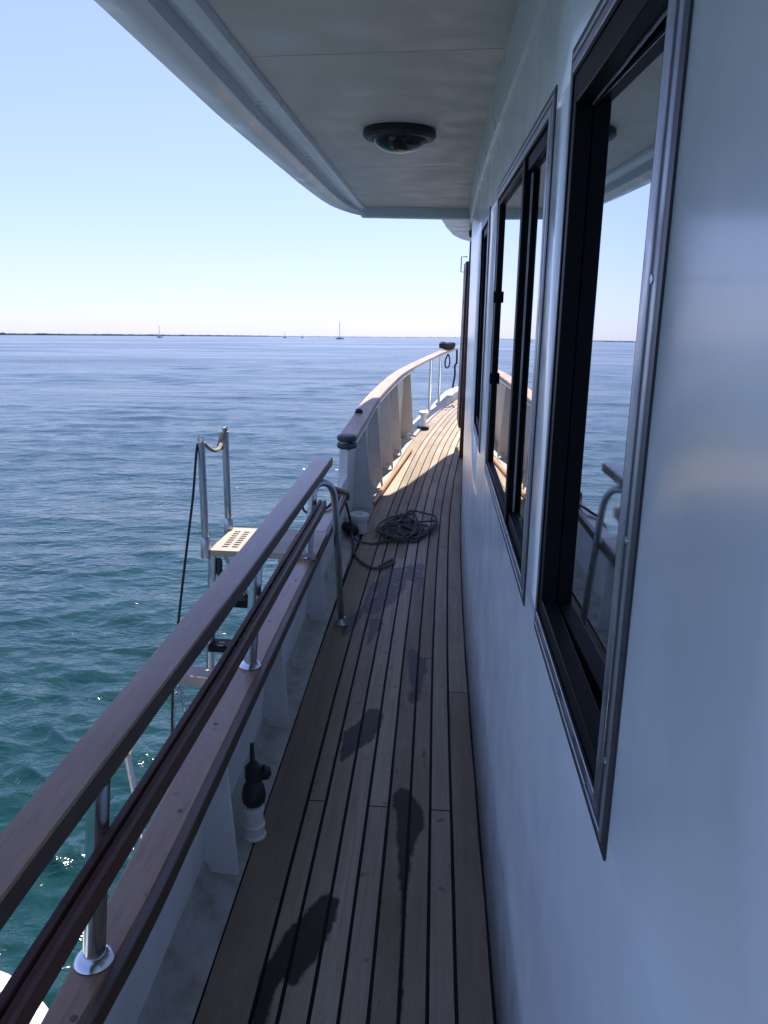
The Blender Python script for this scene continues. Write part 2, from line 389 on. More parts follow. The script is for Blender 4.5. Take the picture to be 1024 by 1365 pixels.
for y in (5.9, 6.62, 7.4, 8.12, 9.2):
    e = edge(y); cz = capz(y) - .036; b = MB()
    poly = [(e - .164, y, DECK + .011), (e - .06, y, DECK + .09), (e - .005, y, DECK + .075), (e - .012, y, DECK + .13), (e - .075, y, cz), (e - .136, y, cz)] if y > 6 else [(e - .166, y, DECK + .011), (e - .002, y, DECK + .004), (e - .075, y, cz), (e - .137, y, cz)]
    if y > 6: poly = [(e - .164, y, DECK + .013), (e - .085, y, DECK + .013), (e - .08, y, DECK + .06), (e - .055, y, DECK + .075), (e - .03, y, DECK + .05), (e - .02, y, DECK + .011), (e - .004, y, DECK + .006), (e - .07, y, cz), (e - .136, y, cz)]
    b.prism(poly, (0, .016, 0)); b.build('bracket', M['bulwark'], B2, bevel=.002)
b = MB(); y = 5.285; e = edge(y); b.hexa([(e - .205, y, DECK - .02), (e - .13, y, DECK - .02), (e - .13, y + .014, DECK - .02), (e - .205, y + .014, DECK - .02), (e - .175, y, capz(y) - .036), (e - .12, y, capz(y) - .036), (e - .12, y + .014, capz(y) - .036), (e - .175, y + .014, capz(y) - .036)])
b.build('end_plate', M['bulwark'], B2, bevel=.002)
ysC = [5.33 + .2 * i for i in range(41)]
b = MB(); b.sweep([(0, y, 0) for y in ysC], lambda i: [(edge(ysC[i]) - .195, capz(ysC[i]) - .033), (edge(ysC[i]) - .075, capz(ysC[i]) - .033), (edge(ysC[i]) - .07, capz(ysC[i]) - .02), (edge(ysC[i]) - .075, capz(ysC[i])), (edge(ysC[i]) - .19, capz(ysC[i])), (edge(ysC[i]) - .197, capz(ysC[i]) - .01)])
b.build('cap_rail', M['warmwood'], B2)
b = MB(); b.sweep([(0, y, 0) for y in ysC[:22]], lambda i: [(edge(ysC[i]) - .108, capz(ysC[i]) - .058), (edge(ysC[i]) - .07, capz(ysC[i]) - .058), (edge(ysC[i]) - .062, capz(ysC[i]) - .046), (edge(ysC[i]) - .07, capz(ysC[i]) - .034), (edge(ysC[i]) - .108, capz(ysC[i]) - .034)])
b.build('rub_strip', M['alu'], B2)
for y in (11.4, 12.3):
    e = edge(y) - .12 if y < 12 else edge(y) - .13
    b = MB(); b.tube([(e, y, DECK + .01), (e, y, capz(y) - .034)], .022, 12); b.build('rail_post', M['steel'], B2)
b = MB(); ysG = [9.35 + .2 * i for i in range(30)]
b.sweep([(0, y, 0) for y in ysG], lambda i: [(edge(ysG[i]) - .20, DECK - .05), (edge(ysG[i]) - .003, DECK - .014), (edge(ysG[i]) - .003, DECK + .012), (edge(ysG[i]) - .03, DECK + .022 + .10 * min(1, max(0, (ysG[i] - 12.0) / 1.2))), (edge(ysG[i]) - .2, DECK + .012 + .12 * min(1, max(0, (ysG[i] - 12.0) / 1.2)))])
b.build('gunwale', M['waterway'], B2)
fr = MB(); e = edge(5.36)
for dz in (0, -.052):
    fr.lathe((e - .135, 5.33, capz(5.33) - .012 + dz - .022), [(.045, 0), (.064, .006), (.070, .018), (.070, .030), (.062, .042), (.03, .047)], 20)
fr.tube([(e - .135, 5.33, capz(5.33) - .10), (e - .135, 5.33, capz(5.33) + .012)], .02, 10)
fr.build('roller', mat('grey_rubber', (.045, .05, .056), .5), B2)
b = MB(); y = 6.15; b.lathe((edge(y) - .16, y, capz(y)), [(.03, 0), (.032, .012), (.018, .03)], 12); b.build('cap_knob', M['rubber'], B2)

# ------------------------------------------------------------------ handrail on the low bulwark
R1 = thing('handrail', 'wood handrail with chrome posts standing on the low bulwark cap', 'handrail', (-.56, 2.2, -1.15))
def railx(y): return float(np.interp(y, [-1.0, .85, 2.0, 3.75], [-.565, -.562, -.539, -.522]))
RZ = -.755
ys = [-1.0 + .06 * i for i in range(79)] + [3.74]
b = MB()
def rw(y): return float(np.interp(y, [.8, 1.6, 3.7], [.0365, .038, .041]))
def rp(i):
    c = railx(ys[i]); w = rw(ys[i]); z = RZ
    return [(c - w, z - .022), (c + w - .001, z - .022), (c + w - .001, z - .004), (c + w - .004 + wob(ys[i], .001, 1), z), (c, z + .0012), (c - w + .004 + wob(ys[i], .0015, 2), z), (c - w + wob(ys[i], .0015, 2), z - .004)]
b.sweep([(0, y, 0) for y in ys], rp); tr = b.build('top_rail', M['railwood'], R1, angle=25)
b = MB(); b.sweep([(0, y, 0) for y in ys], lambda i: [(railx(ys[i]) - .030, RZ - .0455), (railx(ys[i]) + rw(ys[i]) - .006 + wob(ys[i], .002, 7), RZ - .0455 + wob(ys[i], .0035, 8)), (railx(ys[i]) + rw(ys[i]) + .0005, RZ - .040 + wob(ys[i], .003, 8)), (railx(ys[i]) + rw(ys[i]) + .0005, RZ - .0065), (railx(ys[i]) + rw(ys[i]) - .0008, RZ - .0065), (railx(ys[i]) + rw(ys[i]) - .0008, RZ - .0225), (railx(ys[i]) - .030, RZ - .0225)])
b.build('shaded_edge_strip', M['edgewood'], tr)  # darker wood here paints in the shade on the rail's inboard side
ysm = [-1.0 + .06 * i for i in range(73)] + [3.40]
def midx(y): return float(np.interp(y, [-1, .8, 1.7, 3.5], [-.515, -.513, -.492, -.480]))
b = MB(); b.sweep([(0, y, 0) for y in ysm], lambda i: [(midx(ysm[i]) - .018, -.938), (midx(ysm[i]) + .012, -.938 + wob(ysm[i], .003, 11)), (midx(ysm[i]) + .017 + wob(ysm[i], .0015, 12), -.932), (midx(ysm[i]) + .017, -.896), (midx(ysm[i]) + .012, -.889), (midx(ysm[i]) + .002, -.889), (midx(ysm[i]), -.895), (midx(ysm[i]) - .003, -.895), (midx(ysm[i]) - .005, -.886), (midx(ysm[i]) - .018, -.886)])
b.build('mid_rail', M['darkwood'], R1, angle=20)
for (xb, xt, y) in ((-.561, -.536, 1.095), (-.551, -.528, 2.255), (-.542, -.518, 3.36)):
    b = MB(); b.tube([(xb, y, -1.149), (xt, y + .02, RZ - .042)], .0195, 20); po = b.build('post', M['steel'], R1)
    b = MB(); b.lathe((xb, y, -1.1495), [(.034, 0), (.035, .004), (.030, .011), (.021, .016)], 24); b.build('base_flange', M['steel'], po)
    b = MB(); b.box(xt + .002, midx(y) - .0185, y - .006, y + .02, -.93, -.905); b.build('rail_bracket', M['steel'], po)
b = MB(); b.tube(smooth_path([(-.52, 3.375, -.84), (-.505, 3.39, -.815), (-.475, 3.42, -.812), (-.449, 3.46, -.845), (-.437, 3.50, -.93), (-.43, 3.55, -1.15), (-.421, 3.63, -1.5), (-.418, 3.65, DECK + .004)], 8), .0165, 14)
ar = b.build('grab_tube', M['dullsteel'], R1)
b = MB(); b.lathe((-.418, 3.65, DECK), [(.032, 0), (.034, .005), (.026, .02), (.022, .04)], 20); b.build('base_flange', M['dullsteel'], ar)

# ------------------------------------------------------------------ deckhouse
H = thing('deckhouse', 'white deckhouse with dark framed windows, side overhang and forward wheelhouse', 'deckhouse', (.3, 3.5, DECK))
def PW(y, z, d=0.0):
    return (wallx(y, z) + d, y, z)
SOF = .612
WIN = [dict(o=(.672, 1.25, -.535, .345), i=(.734, 1.236, -.500, .312)),
       dict(o=(1.405, 2.63, -.56, .338), i=(1.468, 2.58, -.522, .305)),
       dict(o=(2.975, 3.55, -.565, .325), i=(3.04, 3.515, -.53, .292))]
yb = sorted(set([-2.5, -1, 0, .3, 4.0, 4.4, 4.8, 5.2, 5.6, 6.0, 6.4, 6.8, 7.2, 7.6, 8.0, 8.4, 8.8, 9.2, 9.6] + [w['i'][0] for w in WIN] + [w['i'][1] for w in WIN]))
zb = sorted(set([DECK - .02, -1.2, -.8, SOF + .05] + [w['i'][2] for w in WIN] + [w['i'][3] for w in WIN]))
wl = MB()
for a in range(len(yb) - 1):
    for c in range(len(zb) - 1):
        y0, y1, z0, z1 = yb[a], yb[a + 1], zb[c], zb[c + 1]; ym, zm = (y0 + y1) / 2, (z0 + z1) / 2
        if any(w['i'][0] < ym < w['i'][1] and w['i'][2] < zm < w['i'][3] for w in WIN): continue
        wl.add([PW(y0, z0), PW(y1, z0), PW(y1, z1), PW(y0, z1)], [(0, 3, 2, 1)])
# weld the grid
bm = bmesh.new()
vv = {}
for f in wl.f:
    q = []
    for i in f:
        k = tuple(round(t, 5) for t in wl.v[i])
        if k not in vv: vv[k] = bm.verts.new(Vector(wl.v[i]) - Vector(H['_loc']))
        q.append(vv[k])
    bm.faces.new(q)
bmesh.ops.recalc_face_normals(bm, faces=bm.faces)
if sum(f.normal.x for f in bm.faces) > 0: bmesh.ops.reverse_faces(bm, faces=bm.faces)
me = bpy.data.meshes.new('side_wall'); bm.to_mesh(me); bm.free(); me.materials.append(M['paint'])
for pgn in me.polygons: pgn.use_smooth = True
sw = bpy.data.objects.new('side_wall', me); COL.objects.link(sw); sw.parent = H
so = sw.modifiers.new('thickness', 'SOLIDIFY'); so.thickness = .03; so.offset = -1
b = MB(); b.prism([(wallx(9.6, DECK), 9.6, DECK - .02), (1.6, 10.3, DECK - .02), (2.2, 10.3, DECK - .02), (3.35, 9.6, DECK - .02), (3.5, -2.5, DECK - .02), (3.46, -2.5, DECK - .02), (3.31, 9.55, DECK - .02), (2.2, 10.25, DECK - .02), (1.6, 10.25, DECK - .02), (wallx(9.6, DECK) + .05, 9.6, DECK - .02)], (0, 0, SOF + .06 - DECK)); b.build('far_wall', M['paint'], H)
bs = MB(); yz = [-1.2 + .3 * i for i in range(31)]
bs.sweep([(0, y, 0) for y in yz], lambda i: [(wallx(yz[i]) - .006 + .001 * math.sin(i * 3.3), DECK + .0005), (wallx(yz[i]) + .004, DECK + .0005), (wallx(yz[i], DECK + .009) + .004, DECK + .012), (wallx(yz[i]) - .002, DECK + .009)])
bs.build('sealant_bead', M['caulk'], H)
def wbox(mb, y0, y1, z0, z1, d0, d1):
    mb.hexa([PW(y0, z0, d0), PW(y0, z0, d1), PW(y1, z0, d1), PW(y1, z0, d0), PW(y0, z1, d0), PW(y0, z1, d1), PW(y1, z1, d1), PW(y1, z1, d0)])
def ring(mb, o, i, d0, d1):
    wbox(mb, o[0], i[0], o[2], o[3], d0, d1); wbox(mb, i[1], o[1], o[2], o[3], d0, d1)
    wbox(mb, i[0], i[1], o[2], i[2], d0, d1); wbox(mb, i[0], i[1], i[3], o[3], d0, d1)
def lerp4(a, b, t): return tuple(x + (y - x) * t for x, y in zip(a, b))
for k, w in enumerate(WIN):
    o, i = w['o'], w['i']
    fr = MB(); ring(fr, lerp4(o, i, .24), lerp4(o, i, .42), -.0035, .001); ring(fr, lerp4(o, i, .62), i, -.0035, .001)
    fo = fr.build('window', [M['alu']], H, bevel=.0015)
    g = MB(); ring(g, o, lerp4(o, i, .235), -.0025, .001); ring(g, lerp4(o, i, .425), lerp4(o, i, .615), -.002, .001); g.build('gasket', M['darkalu'], fo)
    def screw(y, z):
        g = MB(); g.lathe(PW(y, z, -.0032), [(.0045, 0), (.004, .0012), (.001, .0016)], 10, (-1, 0, 0)); g.build('screw', M['dullsteel'], fo)
    for yy in np.linspace(i[0] + .04, i[1] - .04, 3 if k == 0 else 4): screw(yy, (o[2] + i[2]) / 2 - .004)
    for zz in np.linspace(i[2] + .06, i[3] - .06, 4): screw((o[0] + i[0]) / 2 - .004, zz)
    g = MB(); j = (i[0] + .006, i[1] - .006, i[2] + .006, i[3] - .006); ring(g, i, j, -.002, .045); g.build('reveal', M['black'], fo)
    def pane(y0, y1, z0, z1, da, db):
        mb = MB(); mb.hexa([PW(y0, z0, da), PW(y0, z0, da + .006), PW(y1, z0, db + .006), PW(y1, z0, db), PW(y0, z1, da), PW(y0, z1, da + .006), PW(y1, z1, db + .006), PW(y1, z1, db)])
        return mb.build('pane', M['glass'], fo)
    s = MB()
    if k == 0:
        ring(s, j, (j[0] + .01, 1.204, -.468, .268), .000, .024)
        s.build('sash', M['black'], fo, bevel=.0015)
        t2 = MB(); wbox(t2, j[0] + .01, 1.204, .2640, .2675, .0222, .0240); t2.build('glazing_bead', M['alu'], fo)
        pane(j[0] + .004, 1.21, -.474, .274, .0325, .0245)
    elif k == 1:
        ring(s, (j[0], 1.868, j[2], j[3]), (j[0] + .012, 1.835, -.49, .272), .004, .014)
        wbox(s, 1.830, 1.868, j[2], j[3], -.003, .0035)
        ring(s, (1.8685, j[1], j[2] + .004, j[3] - .004), (1.885, 2.52, -.505, .28), -.001, .008)
        s.build('sash', M['black'], fo, bevel=.0015)
        t2 = MB(); wbox(t2, 1.8265, 1.8295, -.488, .27, .0125, .0142); t2.build('glazing_bead', M['alu'], fo)
        pane(j[0] + .004, 1.84, -.496, .278, .0150, .0145); pane(1.878, 2.53, -.51, .286, .0085, .0085)
        for zz in (-.005, -.255):
            t2 = MB(); wbox(t2, 2.515, 2.545, zz, zz + .035, -.007, -.0015); t2.build('latch', M['black'], fo, bevel=.003)
    else:
        ring(s, j, (j[0] + .02, j[1] - .03, j[2] + .03, j[3] - .03), .006, .02); s.build('sash', M['black'], fo, bevel=.0015)
        pane(j[0] + .014, j[1] - .024, j[2] + .022, j[3] - .02, .0205, .0205)
# side overhang
OUTY = [-2.5, 1.7, 2.8, 4.3, 4.9, 5.25, 5.5, 5.7, 5.82, 5.87]
OUTD = [-.01, -.01, -.038, -.036, -.026, -.01, .02, .08, .16, .28]
ys = [-2.5 + .25 * i for i in range(30)] + [5.0, 5.15, 5.3, 5.42, 5.54, 5.65, 5.74, 5.8]
def od(y): return float(np.interp(y, OUTY, OUTD))
def so_in(y): return .0
def prof(i):
    y = ys[i]; k = od(y); q = max(0, k)
    return [(-.735 + k, .70), (-.745 + k, .655), (-.735 + k, .60), (-.705 + k, .565), (-.66 + .9 * k, .552), (-.632 + .8 * k, .549), (-.625 + .8 * k, .551), (-.612 + .7 * k, .566), (-.604 + .65 * k, .569), (-.603 + .65 * k, .606), (-.55 + .3 * q, .606), (-.55 + .3 * q, .64), (-.55 + .3 * q, .70)]
lip = MB(); lip.sweep([(0, y, 0) for y in ys], prof); lip.build('overhang_edge', M['trim'], H, angle=28)
tb = MB(); yt = [-2.5 + .25 * i for i in range(30)] + [5.0, 5.4, 5.79]
tb.sweep([(0, y, 0) for y in yt], lambda i: [(-.5495, .604), (-.5775, .604), (-.583, .598), (-.5775, .589), (-.5495, .586), (-.534, .592), (-.528, .604), (-.528, .6115), (-.5495, .6115)])
tb.build('trim_batten', M['trim'], H)
seams = [-2.5, .45, 2.3, 4.1, 5.785]
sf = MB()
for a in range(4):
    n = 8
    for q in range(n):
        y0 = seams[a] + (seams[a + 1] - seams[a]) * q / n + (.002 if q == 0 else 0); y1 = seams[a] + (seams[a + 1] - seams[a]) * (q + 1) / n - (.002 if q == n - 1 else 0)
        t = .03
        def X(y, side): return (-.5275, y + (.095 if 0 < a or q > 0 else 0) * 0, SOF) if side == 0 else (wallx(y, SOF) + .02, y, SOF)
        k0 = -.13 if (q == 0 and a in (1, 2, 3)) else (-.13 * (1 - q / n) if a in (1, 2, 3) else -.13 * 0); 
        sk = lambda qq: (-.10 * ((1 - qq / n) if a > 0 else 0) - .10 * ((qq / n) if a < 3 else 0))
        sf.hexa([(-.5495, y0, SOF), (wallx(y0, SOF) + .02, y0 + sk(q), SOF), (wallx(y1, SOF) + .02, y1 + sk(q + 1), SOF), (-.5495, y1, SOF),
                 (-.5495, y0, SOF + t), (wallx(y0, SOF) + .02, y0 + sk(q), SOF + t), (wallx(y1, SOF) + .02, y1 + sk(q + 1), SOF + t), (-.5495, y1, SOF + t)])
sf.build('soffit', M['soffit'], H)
b = MB(); b.box(-.56, .32, 5.785, 5.87, .545, .70); b.build('front_lip', M['trim'], H, bevel=.012)
b = MB(); yc = [-2.5 + .25 * i for i in range(33)] + [5.78]
b.sweep([(0, y, 0) for y in yc], lambda i: [(wallx(yc[i], .6) + .01, SOF - .0005), (wallx(yc[i], .6) - .028, SOF - .0005), (wallx(yc[i], .6) - .027, SOF - .012), (wallx(yc[i], .6) - .018, SOF - .045), (wallx(yc[i], .6) - .012, SOF - .075), (wallx(yc[i], .55) - .010, SOF - .085), (wallx(yc[i], .55) + .01, SOF - .087)])
b.build('cove_moulding', M['trim'], H)
# upper deck slab, added unseen shade casters and wheelhouse roof
b = MB(); b.box(-.70, 4.2, -2.5, 5.25, .701, .76); b.box(-.45, 4.0, 5.2505, 5.80, .701, .76); b.build('upper_deck', M['hull'], H)
b = MB(); roof = [(-.03, 5.95), (-.008, 6.5), (.045, 7.3), (.12, 8.1), (.2, 8.55), (.30, 8.86), (.46, 9.5), (.66, 10.0), (1.2, 10.7), (1.9, 10.95), (2.6, 10.7), (3.3, 9.9), (3.7, 8.5), (3.8, 5.95)]
b.prism([(x, y, .61) for x, y in roof], (0, 0, .12)); b.build('wheelhouse_roof', M['hull'], H, bevel=.02)
shade_outline = [(-.62, 5.81), (-.60, 7.3), (-.47, 7.92), (-.26, 8.06), (-.117, 8.47), (.055, 9.12), (.224, 9.8), (.42, 10.3), (.9, 10.8), (2.6, 10.8), (3.6, 9.0), (3.9, 5.81)]
b = MB(); b.prism([(x, y, 1.02) for x, y in shade_outline], (0, 0, .45)); b.build('unseen_shade_slab', M['hull'], H)  # added slab out of view, outline shaped to cast the foredeck shadow
b = MB(); b.prism([(x, y, .7305) for x, y in [(.12, 5.81), (.2, 7.9), (.5, 9.2), (.9, 9.8), (2.6, 9.8), (3.3, 8.6), (3.5, 5.81)]], (0, 0, .289)); b.build('shade_slab_base', M['hull'], H)  # support filling the gap beneath the unseen shade slab
b = MB(); b.box(-.55, 3.7, 2.0, 5.8, .762, 1.47); b.build('unseen_shade_block', M['hull'], H)  # unseen block added above the overhang to shade the walkway
b = MB(); b.lathe((.285, 7.4, .605), [(.03, 0), (.034, -.03), (.022, -.06)], 12); b.build('deck_lamp', M['rubber'], H)
# wheelhouse sliding door, standing proud of the wall
D = thing('wheelhouse_door', 'dark brown wooden sliding door edge standing proud of the wheelhouse wall', 'door', (.33, 8.1, DECK))
b = MB(); b.prism([(.296, 8.1, DECK + .002), (.338, 8.1, DECK + .002), (.334, 8.1, .56), (.295, 8.1, .56)], (0, .09, 0)); b.build('stile', M['darkwood'], D, bevel=.003)
b = MB(); b.prism([(.277, 8.23, DECK + .3), (.31, 8.23, DECK + .3), (.312, 8.23, .38), (.272, 8.23, .38)], (0, .7, .0)); b.build('door_leaf', M['edgewood'], D, bevel=.003)
b = MB(); b.tube([(.28, 8.2, .42), (.222, 8.2, .42), (.222, 8.2, .275), (.28, 8.2, .275)], .006, 8); b.build('hook', M['dullsteel'], D)

# ------------------------------------------------------------------ ceiling light
L = thing('ceiling_light', 'round black ceiling light with glass dome under the overhang', 'ceiling light', (-.168, 3.2, SOF))
b = MB(); b.lathe((-.168, 3.2, SOF), [(.128, -.0005), (.137, -.006), (.138, -.024), (.128, -.034), (.108, -.037), (.10, -.03)], 48); b.build('rim', M['rubber'], L)
b = MB(); b.lathe((-.168, 3.2, SOF - .03), [(.10, 0)] + [(.10 * math.cos(a), -.050 * math.sin(a)) for a in [math.pi / 2 * k / 10 for k in range(1, 10)]] + [(.004, -.050)], 48); b.build('dome', M['lens'], L)

# ------------------------------------------------------------------ boarding ladder
LD = thing('boarding_ladder', 'steel boarding ladder with perforated cream platform hung outside the rail', 'ladder', (-.8, 3.5, -1.15))
PZ = -1.128
pm = MB(); x0, x1, y0, y1 = -.985, -.50, 3.335, 3.70
holes = []
nx, ny = 18, 4
xs = [x0]
for h0 in (.036, .082, .20, .246, .34, .386):
    xs += [x0 + h0, x0 + h0 + .028]
xs.append(x1)
ysl = [y0]
for k in range(8): ysl += [y0 + .05 + k * .034, y0 + .05 + k * .034 + .018]
ysl.append(y1)
bmh = bmesh.new(); vg = {}
def gv(x, y):
    k = (round(x, 5), round(y, 5))
    if k not in vg: vg[k] = bmh.verts.new((x + .8 + .0, y - 3.5, PZ + 1.15))
    return vg[k]
for a in range(len(xs) - 1):
    for c in range(len(ysl) - 1):
        if a % 2 == 1 and c % 2 == 1: continue
        bmh.faces.new([gv(xs[a], ysl[c]), gv(xs[a + 1], ysl[c]), gv(xs[a + 1], ysl[c + 1]), gv(xs[a], ysl[c + 1])])
me = bpy.data.meshes.new('platform'); bmh.to_mesh(me); bmh.free(); me.materials.append(M['cream'])
pf = bpy.data.objects.new('platform', me); COL.objects.link(pf); pf.parent = LD; pf['_loc'] = LD['_loc']
sm = pf.modifiers.new('thickness', 'SOLIDIFY'); sm.thickness = .008; sm.offset = -1
b = MB(); 
for (a0, a1, c0, c1) in ((x0 - .004, x1, y0 - .006, y0 - .0005), (x0 - .004, x1, y1 + .0005, y1 + .006), (x0 - .006, x0 - .0005, y0 - .0005, y1 + .0005)): b.box(a0, a1, c0, c1, PZ - .028, PZ + .001)
b.build('rim', M['cream'], pf, bevel=.002)
for (xx, yy, zt) in ((-1.012, 3.345, -.632), (-.992, 3.675, -.638)):
    b = MB(); b.tube([(xx, yy, -1.16), (xx - .004, yy, zt)], .0165, 14); b.lathe((xx, yy, -1.17), [(.021, 0), (.023, .01), (.023, .09), (.018, .1)], 14); pp = b.build('pole', M['dullsteel'], LD)
    b = MB(); c = Vector((xx - .004, yy, zt + .012)); b.tube([c + Vector((math.cos(a) * .012, 0, math.sin(a) * .012)) for a in [2 * math.pi * k / 12 for k in range(12)]], .003, 6, closed=True); b.build('eye', M['dullsteel'], pp)
for (xt, xbm) in ((-.985, -1.055), (-.66, -.70)):
    b = MB(); b.tube([(xt, 3.36, -1.16), (xbm, 3.33, -2.6)], .020, 12); b.build('stringer', M['dullsteel'], LD)
for k, zz in enumerate((-1.37, -1.60, -1.83, -2.06, -2.30)):
    t = (-1.16 - zz) / 1.44
    b = MB(); b.box(-.985 - .07 * t, -.66 - .04 * t, 3.30, 3.385, zz - .022, zz + .012); b.build('rung', M['black'], LD, bevel=.004)
b = MB(); b.tube([(-.93, 3.36, -1.16), (-.80, 3.40, -1.44)], .008, 8); b.tube([(-.865, 3.44, -1.33), (-.77, 3.42, -1.50)], .008, 8); b.build('brace', M['dullsteel'], LD)
b = MB(); b.prism([(-1.065, 3.02, -1.60), (-1.065, 3.02, -1.645), (-.70, 3.02, -1.70), (-.70, 3.02, -1.62)], (0, .10, 0)); b.build('lower_step', M['cream'], LD, bevel=.008)
b = MB(); b.lathe((-.955, 3.36, -1.175), [(.010, 0), (.015, -.02), (.013, -.05), (.017, -.07), (.008, -.085)], 12); b.build('rubber_stop', M['rubber'], LD)

def line(name, pts, r, m, label, cat='rope', n=8, sm=8, group=None):
    b = MB(); b.tube(smooth_path(pts, sm), r, n); o = b.build(name, m, loc=pts[0]); return tag(o, label, cat, group)
line('rope', [(-1.02, 3.345, -.635), (-1.031, 3.33, -.66), (-1.032, 3.25, -.86), (-1.031, 3.12, -1.08), (-1.031, 3.0, -1.30), (-1.03, 2.9, -1.5), (-1.03, 2.84, -1.75), (-1.03, 2.8, -2.2)], .0055, M['blackrope'], 'taut dark rope running down from the nearer ladder pole')
rp_ = line('rope', [(-1.016, 3.345, -.625), (-1.0, 3.39, -.66), (-.995, 3.46, -.69), (-.993, 3.54, -.70), (-.993, 3.59, -.685)], .009, M['paleline'], 'pale cord slung between the two ladder poles')
line('rope', [(-.994, 3.675, -.628), (-1.0, 3.65, -.645), (-1.003, 3.62, -.675), (-1.0, 3.60, -.70), (-.995, 3.585, -.69)], [.008] * 8 + [.013] * 12 + [.016] * 8 + [.010] * 5, M['blackrope'], 'dark rope wrapping hanging off the farther ladder pole top')
# stay with its line, outboard of the rail
ST = thing('ladder_stay', 'thin steel stay with brass fitting hung on a line beyond the rails', 'stay', (-.95, 2.19, -1.45))
b = MB(); b.tube([(-.95, 2.19, -1.452), (-.95, 2.285, -1.86)], .012, 12); b.build('tube', M['dullsteel'], ST)
b = MB(); b.lathe((-.95, 2.187, -1.448), [(.008, -.012), (.017, -.008), (.015, .01), (.008, .022)], 12, (0, .5, .3)); b.build('fitting', M['cream'], ST)
b = MB(); b.tube([(-.95, 2.19, -1.44), (-.95, 2.45, -1.432), (-.96, 2.8, -1.40), (-.98, 3.3, -1.35)], .006, 8); b.build('line', M['blackrope'], ST)
# chain
def chain(pts, label):
    b = MB(); pts = [Vector(p) for p in pts]; path = smooth_path(pts, 20); d = 0; last = path[0]; k = 0; acc = 0; step = .027
    for p in path[1:]:
        acc += (p - last).length
        if acc >= step:
            t = (p - last).normalized(); acc = 0; u = t.orthogonal().normalized(); v = t.cross(u); a = u if k % 2 else v; k += 1
            b.tube([p + t * (.017 * math.cos(q)) + a * (.0085 * math.sin(q)) for q in [2 * math.pi * i / 10 for i in range(10)]], .003, 5, closed=True)
        last = p
    return tag(b.build('chain', M['chain'], loc=pts[0]), label, 'chain')
chain([(-1.05, 3.0, -1.63), (-1.055, 2.96, -1.70), (-1.06, 2.93, -1.80), (-1.06, 2.90, -1.92), (-1.06, 2.88, -2.1), (-1.05, 2.85, -2.35), (-1.04, 2.82, -2.6)], 'galvanised chain hanging straight from the outer end of the lower step')
chain([(-1.04, 3.0, -1.63), (-1.025, 2.98, -1.72), (-1.01, 2.97, -1.82), (-1.02, 2.94, -1.9), (-1.05, 2.90, -1.96)], 'short slack chain loop beside the straight chain')

# ------------------------------------------------------------------ deck clutter
V1 = thing('deck_vent', 'squat white round vent with a black plug by the tall bulwark', 'vent', (-.49, 5.27, DECK))
b = MB(); b.lathe((-.49, 5.27, DECK + .002), [(.062, 0), (.062, .09), (.072, .096), (.073, .125), (.066, .134), (.03, .134), (.026, .12)], 28); b.build('body', M['white'], V1)
b = MB(); b.lathe((-.525, 5.16, DECK + .05), [(.02, -.05), (.034, -.03), (.042, 0), (.04, .04), (.028, .065), (.012, .08)], 16, (-.6, -.3, .45)); b.build('plug', M['rubber'], V1)
V2 = thing('filler_pipe', 'short white stand pipe with black capped valve at the deck edge', 'pipe', (-.492, 2.02, DECK))
b = MB(); b.lathe((-.492, 2.02, DECK + .002), [(.036, 0), (.036, .006), (.031, .012), (.031, .034), (.033, .036), (.033, .042), (.028, .045), (.028, .085), (.031, .088), (.031, .098), (.025, .1)], 24); b.build('pipe', M['white'], V2)
b = MB(); b.lathe((-.494, 2.03, DECK + .101), [(.024, 0), (.034, .012), (.037, .035), (.032, .06), (.024, .075), (.027, .09), (.026, .12), (.012, .135)], 20, (-.05, .22, 1)); b.lathe((-.47, 2.07, DECK + .19), [(.006, -.02), (.022, -.012), (.024, .008), (.012, .02)], 14, (1, .2, .25)); b.tube([(-.503, 2.06, DECK + .22), (-.508, 2.075, DECK + .285)], [.009, .006], 8); b.build('valve', M['rubber'], V2)
# tangled mooring rope
pts = []; c0 = (-.17, 5.28)
for k in range(150):
    a = k * 2 * math.pi / 13.3; g = k / 150
    rx = .10 + .075 * math.sin(k * .37) + .03 * random.random(); ry = .17 + .13 * math.sin(k * .23 + 1) + .05 * random.random()
    cx = c0[0] + (.12 if 45 < k < 85 else 0) * math.sin((k - 45) / 40 * math.pi) + .02 * math.sin(k * .11) ; cy = c0[1] + (.22 if 45 < k < 85 else 0) * math.sin((k - 45) / 40 * math.pi) - .05 * math.cos(k * .19)
    pts.append((cx + rx * math.cos(a), cy + ry * math.sin(a), DECK + .012 + .04 * g * abs(math.sin(k * .9)) + .02 * random.random() * g))
pts = [(-.53, 5.12, DECK + .03), (-.47, 5.0, DECK + .02), (-.38, 4.98, DECK + .011), (-.31, 5.02, DECK + .011)] + pts
pts += [(-.2, 5.5, DECK + .05), (-.15, 5.62, DECK + .07), (-.12, 5.68, DECK + .06), (-.13, 5.6, DECK + .05)]
line('rope', pts, .0078, M['rope'], 'tangled heap of dark rope lying on the teak deck', n=7, sm=5)
line('rope', [(-.525, 5.12, DECK + .05), (-.50, 5.0, DECK + .02), (-.475, 4.82, DECK + .011), (-.435, 4.66, DECK + .011), (-.37, 4.54, DECK + .011), (-.30, 4.49, DECK + .011), (-.24, 4.54, DECK + .011), (-.205, 4.62, DECK + .011), (-.21, 4.67, DECK + .011), (-.24, 4.62, DECK + .012), (-.29, 4.525, DECK + .012)], .0078, M['rope'], 'single loop of dark rope curving over the wet planks', n=7)
